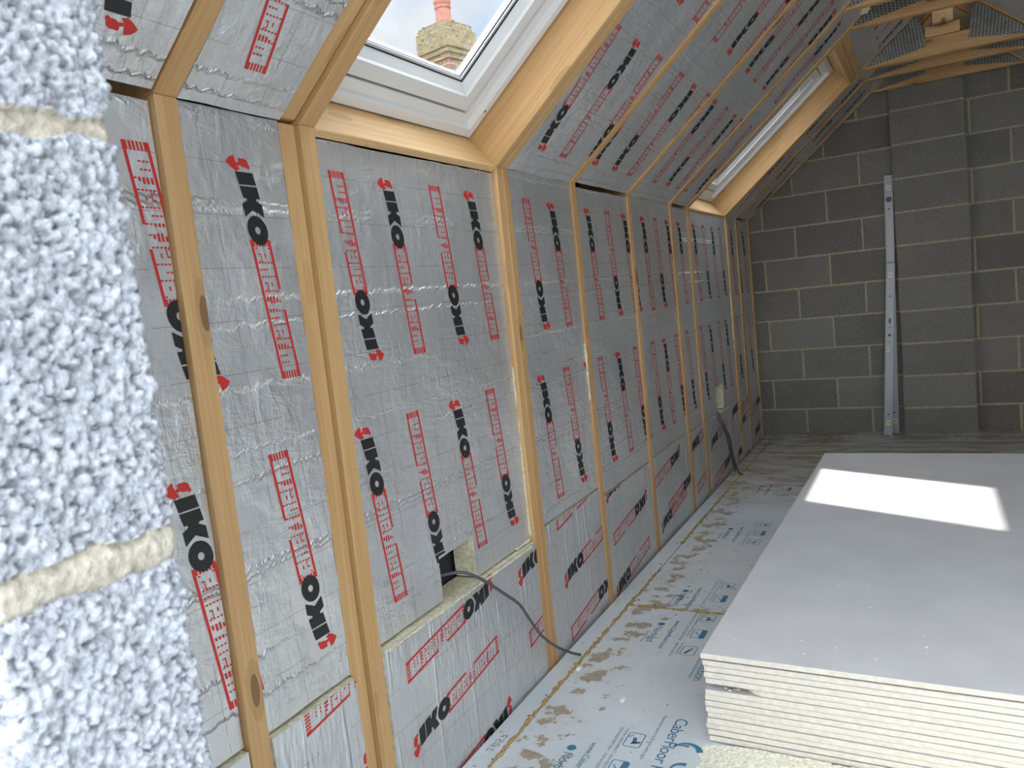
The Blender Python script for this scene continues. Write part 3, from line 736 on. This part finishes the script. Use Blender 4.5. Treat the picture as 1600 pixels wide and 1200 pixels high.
for k, y0, y1 in BAY:
    sp = SPLIT[k]; gapped = k in ('0', 'DE', 'FG', 'IJ')
    top = ZK - .0185 if k in ('BC', 'GH') else (ZK - .011 if gapped else ZK + .0015)
    d0 = {'BC': -.016, 'AB': -.012, '0': -.014}.get(k, -.006)
    fr = lambda u, v, d, d0=d0: Vector((d0 + d, u, v))
    pr = [down(u, 1.535, .13, bool(f)) for u, f in UP[k]] + [down(u - .01, .952, .13, not f) for u, f in UP[k]]
    notch = {'BC': (1.531, 1.706, .556), 'GH': (4.56, 4.74, .565)}.get(k)
    fx = {'CD': [(y1, .80, y1, 1.02, .004), (y0, .9, y0, 1.2, .002)], 'BC': [(y1, sp + .01, y1, 1.0, .003), (y1, sp + .004, y1 - .1, sp + .002, .004)], 'EF': [(y0, .55, y0, 1.4, .002)], 'GH': [(y1, .8, y1, 1.1, .003)], 'AB': [(y0, .6, y0, 1.3, .0018)]}.get(k, ())
    extra = {'BC': ', large cable notch below', 'GH': ', small cable notch below'}.get(k, '')
    board('tall upright-lettered foil board in ' + BD[k] + extra, fr, y0, y1, sp + .004, top, pr, .07, notch, M_FOIL, .06, 'tall foil boards on the left wall', fx)
    d1 = .002 if k in ('BC', 'AB') else -.003
    fr = lambda u, v, d, d1=d1: Vector((d1 + d, u, v))
    board('low sideways-lettered foil board at the foot of ' + BD[k], fr, y0, y1, -.14, sp - .003, [across(u, v, .14, bool(f)) for u, v, f in LOW[k]], .09, None, M_FOIL_LOW, .0, 'low foil boards at the wall foot',
          [(y0 + .02, sp - .010, y1 - .02, sp - .010, .0035)] if k == 'BC' else ())
ROOF = {'0': [(.60, 0), (.66, 0), (.40, 1)], 'AB': [(.93, 1), (1.13, 0)], 'CD': [(2.14, 0), (2.33, 1), (2.54, 0)], 'DE': [(2.62, 1), (2.81, 1), (3.01, 1), (3.21, 0)], 'EF': [(3.35, 1), (3.54, 0), (3.73, 1), (3.87, 0)],
        'FG': [(3.88, 1), (4.08, 0)], 'HI': [(5.22, 1), (5.40, 0)], 'IJ': [(5.55, 1), (5.75, 0)], 'BC': [(1.4, 1), (1.6, 0), (1.8, 1)], 'GH': [(4.4, 1), (4.6, 0), (4.8, 1), (5.0, 0)]}
ROOF['0'] = [(.64, 0), (.44, 1)]; ROOF['DE'] = [(2.60, 0), (2.81, 0), (3.01, 1), (3.21, 0)]
for k, y0, y1 in BAY:
    s0 = 1.125 if k in ('BC', 'GH') else (.003 if k in ('0', 'DE', 'FG', 'IJ') else -.003)
    fr = lambda u, v, d, s0=s0: SP(v + (max(0, -d) * 1.35 if abs(v - s0) < .002 and s0 < 1 else 0), u, .005 - d)
    pr = []
    for u, f in ROOF[k]:
        pr.append(down(u, .525, .21, bool(f))); pr.append(down(u - .05, 1.11, .21, not f)); pr.append(down(u - .05, 1.69, .21, bool(f)))
    where = {'BC': 'short foil board above the near skylight between the doubled rafters', 'GH': 'short foil board above the far skylight, beyond its header'}.get(k)
    board(where or ('sloping foil board between rafters over ' + BD[k]), fr, y0, y1, s0, SR - .004, pr, .09, None, M_FOIL, .08, 'sloping foil boards between the rafters')
# plain right-hand slope and a few battens of the half not seen
for k, y0, y1 in BAY:
    s0 = 1.03 if k == 'BC' else .004
    b = MB(); b.box(s0, SR - .004, y0 + .003, y1 - .003, .01, .09, 0, lambda s, y, o: MIR(SP(s, y, o)))
    o = b.build('trim_' + str(20 + [q[0] for q in BAY].index(k)), M_FOIL_PLAIN); struct(o); uv_add(o, lambda p: (p.y, p.z * 1.5))

# ------------------------------------------------------------------ skylights
def skylight(idx, w, mir=False):
    y0, y1, s0, s1 = w; f = (lambda s, y, o: MIR(SP(s, y, o))) if mir else SP
    root = empty('window_%d' % idx, f((s0 + s1) / 2, (y0 + y1) / 2, .15)); root['kind'] = 'structure'
    def ring(b, i, j, oa, ob, mi=0, ob2=None):
        """frame bar between inset i and j; front face at oa (outer) .. ob2 (inner)"""
        o2 = oa if ob2 is None else ob2
        A = [(s0 + i, y0 + i), (s0 + i, y1 - i), (s1 - i, y1 - i), (s1 - i, y0 + i)]; B = [(s0 + j, y0 + j), (s0 + j, y1 - j), (s1 - j, y1 - j), (s1 - j, y0 + j)]
        for q in range(4):
            a, a2, c, c2 = A[q], A[(q + 1) % 4], B[q], B[(q + 1) % 4]
            b.hexa([f(*a, oa), f(*a2, oa), f(*c2, o2), f(*c, o2), f(*a, ob), f(*a2, ob), f(*c2, ob), f(*c, ob)], mi)
    b = MB(); ring(b, .004, .030, .128, .225); ring(b, .030, .036, .128, .225, 0, .146); ring(b, .036, .066, .146, .225); b.build('window_frame', M_UPVC, root)
    b = MB(); ring(b, .064, .074, .20, .223); b.build('shadow_gap', M_DARK, root)
    b = MB(); ring(b, .071, .075, .152, .21); ring(b, .075, .114, .150, .21); ring(b, .114, .118, .150, .21, 0, .158); ring(b, .118, .140, .158, .21, 0, .176); ring(b, .1425, .150, .180, .206)
    b.build('sash', M_UPVC, root)
    b = MB(); ring(b, .1398, .1427, .1755, .1785); ring(b, .150, .1512, .184, .187); b.build('seal', M_DARK, root)
    b = MB(); b.box(s0 + .146, s1 - .146, y0 + .146, y1 - .146, .196, .202, 0, f); b.build('pane', M_GLASS, root)
    for ss, yy in ((s0 + .10, y1 - .02), (s1 - .12, y1 - .02), (s0 + .10, y0 + .02), (s1 - .12, y0 + .02)):
        b = MB(); c0 = f(ss, yy, .1285); c1 = f(ss, yy, .1265); b.tube([c0, c1], .0055, 12); b.build('screw', M_STEEL, root)
    b = MB(); b.box(s1 - .205, s1 - .139, y0 + .139, y1 - .139, .160, .209, 0, f); b.build('vent_bar', M_UPVC, root, None, .003)
    return root
skylight(1, (1.243, 2.047, .0, 1.03)); skylight(2, (4.258, 5.145, .0, 1.03)); skylight(3, (1.243, 2.047, .0, 1.03), True)  # third skylight added on the unseen right slope to light the room
for (y0, y1, n) in ((1.243, 2.047, 'near'), (4.258, 5.145, 'far')):
    e = .001
    o = timber('sill_board', [SP(-.022, y0 + e, -.002), SP(-.001, y0 + e, -.002), SP(-.001, y0 + e, .21), SP(-.022, y0 + e, .21), SP(-.022, y1 - e, -.002), SP(-.001, y1 - e, -.002), SP(-.001, y1 - e, .21), SP(-.022, y1 - e, .21)], None, M_WOOD_PALE)
    tag(o, 'pale planed sill board along the lower edge of the %s skylight' % n, 'sill board', 'sill boards under the skylights')
    for j, (sa, t) in enumerate(((1.032, 'lower, nearer the glass'), (1.079, 'upper, behind the first'))):
        o = timber('header_beam', [SP(sa, y0 + e, 0), SP(sa + .045, y0 + e, 0), SP(sa + .045, y0 + e, .2), SP(sa, y0 + e, .2), SP(sa, y1 - e, 0), SP(sa + .045, y1 - e, 0), SP(sa + .045, y1 - e, .2), SP(sa, y1 - e, .2)], None, M_WOOD)
        tag(o, 'timber header closing the top of the %s skylight opening, %s' % (n, t), 'header beam', 'headers above the skylights')

# ------------------------------------------------------------------ plasterboard stack
ORD = ['second', 'third', 'fourth', 'fifth', 'sixth', 'seventh', 'eighth', 'ninth', 'tenth', 'eleventh', 'twelfth', 'thirteenth', 'fourteenth']
ROT = Matrix.Rotation(-.0195, 4, 'Z')
NB = 15; zt = .004
gaps = {1: .0045, 6: .0012, 14: .0030, 15: .002}
th = (.245 - .004 - .0045 - .003 - 11 * .0011) / NB
zz = .0035
for k in range(NB, 0, -1):          # k = 1 is the topmost
    x0 = random.uniform(-.004, .004); y0 = random.uniform(-.003, .003); x1, y1 = 1.2 + random.uniform(-.003, .003), 2.39 + random.uniform(-.004, .004)
    if k == 1: x0 = y0 = -.002
    if 3 < k < 7: x0 += .006
    b = MB(); r = .0025
    nseg = 60
    def prof(i, u):  # ragged front edge
        return y0 + (noise.noise(Vector((u * 55, k * 7.37 + 3, k * 1.7))) * .0007 if 0 < i < nseg else 0)
    # slab with long rounded edges: section in z, front edge ragged along x
    xs = [x0 + (x1 - x0) * i / nseg for i in range(nseg + 1)]
    n0 = len(b.v)
    for i, x in enumerate(xs):
        yf = prof(i, x)
        xin = r if i == 0 else (-r if i == nseg else 0)
        if k == 6 and x < .13: yf += .075 * (1 - (x / .13) ** 2) + .01 * noise.noise(Vector((x * 90, 1, 1)))   # broken corner
        for (yy, z_) in ((yf + r, 0), (yf, r), (yf, th - r * .7), (yf + r * .7, th), (y1, th), (y1, 0)):
            zi = z_
            b.v.append(Vector((x, yy, zi)))
    for i in range(nseg):
        a, c = n0 + i * 6, n0 + (i + 1) * 6
        for j in range(6):
            j2 = (j + 1) % 6; b.f.append((a + j, c + j, c + j2, a + j2)); b.m.append(1 if j in (0, 1, 2, 4) else 0)
    b.f.append(tuple(n0 + j for j in reversed(range(6)))); b.f.append(tuple(n0 + nseg * 6 + j for j in range(6))); b.m += [0, 0]
    g = gaps.get(k, .0011)
    M = Matrix.Translation(Vector((.587, 1.797, zz))) @ ROT
    o = b.build('plasterboard_sheet', [M_PAPER, M_GYPSUM], None, M)
    lab = 'topmost grey plasterboard sheet of the stack, sunlit and flecked with crumbs' if k == 1 else 'lowest plasterboard sheet of the stack, next to the dusty floor' if k == NB else '%s plasterboard sheet from the top of the stack%s' % (ORD[k - 2], ', front corner broken away' if k == 6 else '')
    tag(o, lab, 'plasterboard', 'plasterboard sheets in the stack')
    zz += th + gaps.get(k - 1, .0011)
ZTOP = zz - gaps.get(0, .0011)

def flakes(name, pts, sizes, mats, label, cat, seed=1):
    r = random.Random(seed); b = MB()
    for (p, s) in zip(pts, sizes):
        n = r.choice((4, 5, 6)); a0 = r.uniform(0, 6); el = r.uniform(.5, 1); h = s * r.uniform(.25, .6)
        ring = [(p[0] + s * math.cos(a0 + 6.283 * i / n) * r.uniform(.6, 1.1), p[1] + s * el * math.sin(a0 + 6.283 * i / n) * r.uniform(.6, 1.1), p[2]) for i in range(n)]
        b.prism(ring, (0, 0, h), r.randrange(len(mats)))
    return tag(b.build(name, mats), label, cat, kind='stuff')
pts = []
for i in range(150):
    u, v = random.random() * 1.18, (random.random() ** 1.6) * 2.3
    q = ROT @ Vector((u + .01, v + .02, 0)); pts.append((q.x + .587, q.y + 1.797, ZTOP + .0002))
flakes('plaster_crumbs', pts, [random.choice((.0015, .002, .0025, .004)) for _ in pts], [M_CRUMB], 'white plaster crumbs scattered over the top sheet of the stack', 'crumbs', 3)
q = []
for i in range(26):
    q.append((.59 + .02 + random.random() * .14, 1.80 + random.random() * .045, .1495 + random.random() * .006))
flakes('rubble_bits', q, [random.choice((.003, .004, .006, .009)) for _ in q], [M_CRUMB, M_DUST, M_MORTAR], 'plaster rubble caught in the broken corner of the stack', 'rubble', 5)
P = []
for i in range(330):
    x = .02 + random.random() ** 1.3 * .55; y = 1.3 + random.random() ** 1.2 * 3.6
    P.append((x, y, .0003))
flakes('floor_debris', P, [random.choice((.0012, .0016, .002, .003, .004)) for _ in P], [M_MORTAR, M_CABLE, M_CHIP, M_CRUMB], 'small dark and pale grit scattered over the floor film', 'debris', 9)
P = [(.05 + random.random() * 1.9, YG - .11 - random.random() ** 2 * .12, .0003) for _ in range(110)]
flakes('mortar_crumbs', P, [random.choice((.003, .004, .006, .01)) for _ in P], [M_CRUMB, M_MORTAR, M_BLOCK], 'mortar crumbs lying along the foot of the block gable', 'crumbs', 11)
for i, (x, y, s, lb) in enumerate(((.098, 2.075, .013, 'white plaster chip on the floor near the cable end'), (.30, 1.93, .011, 'white plaster chip on open floor before the stack corner'))):
    bm = bmesh.new(); bmesh.ops.create_icosphere(bm, subdivisions=2, radius=s)
    for v in bm.verts: v.co = Vector((v.co.x * .7, v.co.y * 1.3, max(-.002, v.co.z * .35))) * (1 + .3 * noise.noise(v.co * 120))
    me = bpy.data.meshes.new('plaster_chip'); bm.to_mesh(me); bm.free()
    o = link('plaster_chip', me, M_CRUMB, None, Matrix.Translation((x, y, .002))); tag(o, lb, 'plaster chip')

def dust_heap():
    st = .006; xs = np.arange(.44, 1.95, st); ys = np.arange(1.2, 1.84, st); b = MB(); idx = {}
    def hgt(x, y):
        n = noise.noise(Vector((x * 7, y * 7, 0))) * .5 + noise.noise(Vector((x * 19, y * 19, 4))) * .35
        d = (x - .585) / .09 + n * .9 + min(0, (1.70 - y)) * 3.2 * (1 if x < .7 else 0)
        d = min(d, 3)
        return d
    for i, x in enumerate(xs):
        for j, y in enumerate(ys):
            d = hgt(x, y)
            if x > .575 and y > 1.794 - .0195 * (x - .587): continue
            if d > -.15:
                z = .0015 + .006 * min(max(d, 0), 1) + max(0, .003 * noise.noise(Vector((x * 60, y * 60, 2)))) + .004 * max(0, noise.noise(Vector((x * 22, y * 22, 7)))) + .0025 * max(0, noise.noise(Vector((x * 140, y * 140, 1))))
                if d < .05: z = .0002
                idx[i, j] = len(b.v); b.v.append(Vector((x, y, z)))
    for (i, j) in list(idx):
        if all(k in idx for k in ((i + 1, j), (i, j + 1), (i + 1, j + 1))): b.f.append((idx[i, j], idx[i + 1, j], idx[i + 1, j + 1], idx[i, j + 1])); b.m.append(0)
    # a skirt so the heap is closed to the floor
    o = mesh('plaster_dust', b.v, b.f, M_DUST, b.m, smooth=False)
    return tag(o, 'cream plaster dust spread over the floor before the stack', 'dust', kind='stuff')
dust_heap()

# ------------------------------------------------------------------ spirit levels
def level(label, x_b, y_b, x_t, y_t, L):
    base = Vector((x_b, y_b, .004)); top = Vector((x_t, y_t, 0)); dx = x_t - x_b; dy = y_t - y_b
    zt_ = math.sqrt(L * L - dx * dx - dy * dy); ax = Vector((dx, dy, zt_)).normalized()
    ay = Vector((1, 0, 0)); ay = (ay - ax * ay.dot(ax)).normalized(); az = ax.cross(ay)      # az faces +y-ish
    M = Matrix((ax, ay, az)).transposed().to_4x4(); M.translation = base
    root = empty('spirit_level', base); tag(root, label, 'spirit level', 'spirit levels leaning on the gable')
    b = MB(); w, t = .0275, .012
    b.box(0, L, -w, -w + .008, -t, t); b.box(0, L, w - .008, w, -t, t); b.box(.001, L - .001, -w + .007, w - .007, -t * .7, t * .7)
    b.build('body', M_ALU, root, M, .001)
    for x in (-.003, L - .001):
        c = MB(); c.box(x, x + .004, -w, w, -t, t); c.build('end_cap', M_CABLE if x > 1 else M_ALU, root, M)
    def vial(x, horizontal=False, off=0):
        for sg in (-1, 1):
            z = sg * (t * .7 + .0002); rim = MB(); vi = MB(); n = 16
            rx, ry = (.017, .014)
            pr = [(x + rx * max(-.75, min(.75, math.cos(6.283 * k / n))) / .75, off + ry * max(-.8, min(.8, math.sin(6.283 * k / n))) / .8, z) for k in range(n)]
            rim.prism(pr, (0, 0, sg * .003)); rim.build('vial_rim', M_VIALRIM, root, M)
            vi.box(x - .008, x + .008, off - .009, off + .009, min(z, z + sg * .004), max(z, z + sg * .004)); v_ = vi.build('vial', M_VIAL, root, M)
            for q in (-.003, .003):
                s = MB()
                s.box(x - .008, x + .008, off + q - .0006, off + q + .0006, min(z + sg * .004, z + sg * .0046), max(z + sg * .004, z + sg * .0046)); s.build('vial_line', M_BLACK, v_, M)
    vial(.085); vial(L - .085); vial(L * .5, True, -.013)
    for x, r in ((.145, .005), (L - .23, .005)):
        for sg in (-1, 1):
            c = MB(); c.tube([base * 0 + Vector((x, 0, sg * t * .7)), Vector((x, 0, sg * (t * .7 + .0015)))], r, 10); c.build('hole', M_DARK, root, M)
    if L > 1.5:
        for sg in (-1, 1):
            c = MB(); c.tube([Vector((L - .165, 0, sg * t * .7)), Vector((L - .165, 0, sg * (t * .7 + .004)))], .019, 16); c.build('hand_hole', M_CABLE, root, M)
    else:
        for x, hx, hy in ((L - .40, .018, .007), (L - .50, .008, .010), (L - .545, .004, .004), (L - .445, .004, .004)):
            c = MB(); c.box(x - hx, x + hx, -hy, hy, -t * .7 - .0009, -t * .7); c.build('printed_mark', M_CABLE, root, M)
    return root
level('tall grey spirit level behind, leaning in the corner beside the block pier', .895, 5.944, .938, 5.971, 1.795)
level('shorter grey spirit level standing in front of the taller one', .855, 5.872, .926, 5.931, 1.2)

# ------------------------------------------------------------------ cables
def cable(label, pts, r):
    b = MB(); b.tube(smooth_path(pts, 8), r, 8); return tag(b.build('cable', M_CABLE, smooth=True), label, 'cable')
cable('grey cable drooping from the notch of the board under the near skylight to the floor', [(-.10, 1.545, .478), (-.08, 1.56, .48), (-.04, 1.585, .488), (.0, 1.612, .487), (.03, 1.655, .455), (.045, 1.751, .374), (.05, 1.817, .317), (.05, 1.869, .25), (.05, 1.932, .172), (.053, 2.018, .097), (.06, 2.11, .034), (.066, 2.16, .0055)], .0045)
cable('grey cable from the far notch, thicker of two strands reaching the floor seam', [(-.1, 4.60, .42), (-.02, 4.602, .412), (.03, 4.527, .358), (.05, 4.578, .252), (.05, 4.614, .163), (.052, 4.69, .045), (.066, 4.69, .012), (.092, 4.664, .006)], .0065)
cable('grey cable strand crossing over the thicker one below the far notch', [(-.1, 4.57, .415), (-.02, 4.56, .408), (.02, 4.487, .378), (.035, 4.575, .262), (.036, 4.625, .157), (.036, 4.70, .05), (.04, 4.71, .006)], .005)

# spray foam lumps on the collar joint overhead
def lump(label, c, s):
    bm = bmesh.new(); bmesh.ops.create_icosphere(bm, subdivisions=3, radius=1)
    for v in bm.verts:
        k = 1 + .35 * noise.noise(v.co * 2.2 + Vector(c) * 9); v.co = Vector((v.co.x * s[0], v.co.y * s[1], v.co.z * s[2])) * k
    me = bpy.data.meshes.new('spray_foam'); bm.to_mesh(me); bm.free(); me.polygons.foreach_set('use_smooth', [True] * len(me.polygons))
    o = link('spray_foam', me, M_FOAM, None, Matrix.Translation(c)); return tag(o, label, 'spray foam')
lump('cream spray foam lump over the end of the nearest visible collar', (.935, 4.185, 2.415), (.028, .022, .022)); lump('smaller cream spray foam lump above the first, under the slope', (.985, 4.185, 2.452), (.03, .02, .018))

# ------------------------------------------------------------------ chimney outside
def chimney():
    c = Vector((-3.80, 8.24, 0)); ztop = 4.53
    root = empty('chimney', (c.x, c.y, -3.0)); tag(root, 'weathered red brick chimney with lichen and one pot, seen through the near skylight', 'chimney')
    R = Matrix.Rotation(math.radians(-13), 4, 'Z')
    def blockring(zs, hw, name, tv):
        V = []; F = []; uv = []; tint = []; n = 8
        for (z0, z1, h) in zs:
            for fce in range(4):
                Rf = R @ Matrix.Rotation(math.pi / 2 * fce, 4, 'Z'); k0 = len(V)
                nz = max(2, int((z1 - z0) / .06))
                for i in range(nz + 1):
                    for j in range(n + 1):
                        u = -h + 2 * h * j / n; z = z0 + (z1 - z0) * i / nz
                        g = .010 * noise.noise(Vector((u * 14, z * 14, fce * 7))) if 0 < j < n else 0
                        p = Rf @ Vector((u, -h - g, 0)); V.append((c.x + p.x, c.y + p.y, z)); uv.append((u + fce * .53, z))
                for i in range(nz):
                    for j in range(n): a = k0 + i * (n + 1) + j; F.append((a, a + 1, a + n + 2, a + n + 1)); tint.append(max(0, min(1, 1.6 - (ztop - V[a][2]) * 2.6)))
            for z, fl in ((z0, -1), (z1, 1)):
                k0 = len(V)
                for sx, sy in ((-1, -1), (1, -1), (1, 1), (-1, 1)):
                    p = R @ Vector((sx * h, sy * h, 0)); V.append((c.x + p.x, c.y + p.y, z)); uv.append((p.x, p.y))
                F.append((k0, k0 + 1, k0 + 2, k0 + 3) if fl > 0 else (k0 + 3, k0 + 2, k0 + 1, k0)); tint.append(1)
        M0 = Matrix.Identity(4)
        o = mesh(name, [Vector(v) - root.location for v in V], F, M_BRICK, None, uv, root, Matrix.Translation(root.location), tint=tint); return o
    blockring([(-3.0, ztop - .42, 0.195)], 0, 'stack', 0)
    blockring([(ztop - .42, ztop - .36, .215), (ztop - .36, ztop - .30, .235), (ztop - .30, ztop - .08, .255), (ztop - .08, ztop, .225)], 0, 'corbel', 1)
    b = MB(); P = [(ztop - .02, .10), (ztop + .04, .098), (ztop + .22, .088), (ztop + .225, .10), (ztop + .25, .10), (ztop + .255, .09), (ztop + .29, .105), (ztop + .315, .105), (ztop + .32, .08)]
    b.tube([(c.x, c.y, z) for z, r in P], [r for z, r in P], 20); 
    b.build('chimney_pot', M_POT, root, smooth=False)
    b = MB()
    for k in range(6):
        a = k * math.pi / 3; b.tube([(c.x + .085 * math.cos(a), c.y + .085 * math.sin(a), ztop + .31), (c.x + .05 * math.cos(a), c.y + .05 * math.sin(a), ztop + .5), (c.x, c.y, ztop + .56)], .005, 5)
    b.build('wire_cowl', M_LEAD, root)
    b = MB()
    for i in range(46):
        a = random.random() * 6.283; h = .235; e = random.uniform(-h, h); f_ = random.choice(((e, -h), (h, e), (-h, e), (e, h)))
        p = R @ Vector((f_[0], f_[1], 0)); z = ztop - random.random() * .30; s = random.uniform(.012, .03)
        b.tube([(c.x + p.x * 1.01, c.y + p.y * 1.01, z - s * .6), (c.x + p.x * 1.05, c.y + p.y * 1.05, z), (c.x + p.x * 1.01, c.y + p.y * 1.01, z + s * .6)], [s * .5, s, s * .4], 6)
    o = b.build('lichen', plain('lichen', (.25, .22, .12), .95, bump=.6, bscale=30), root, smooth=True); o['kind'] = 'stuff'
chimney()
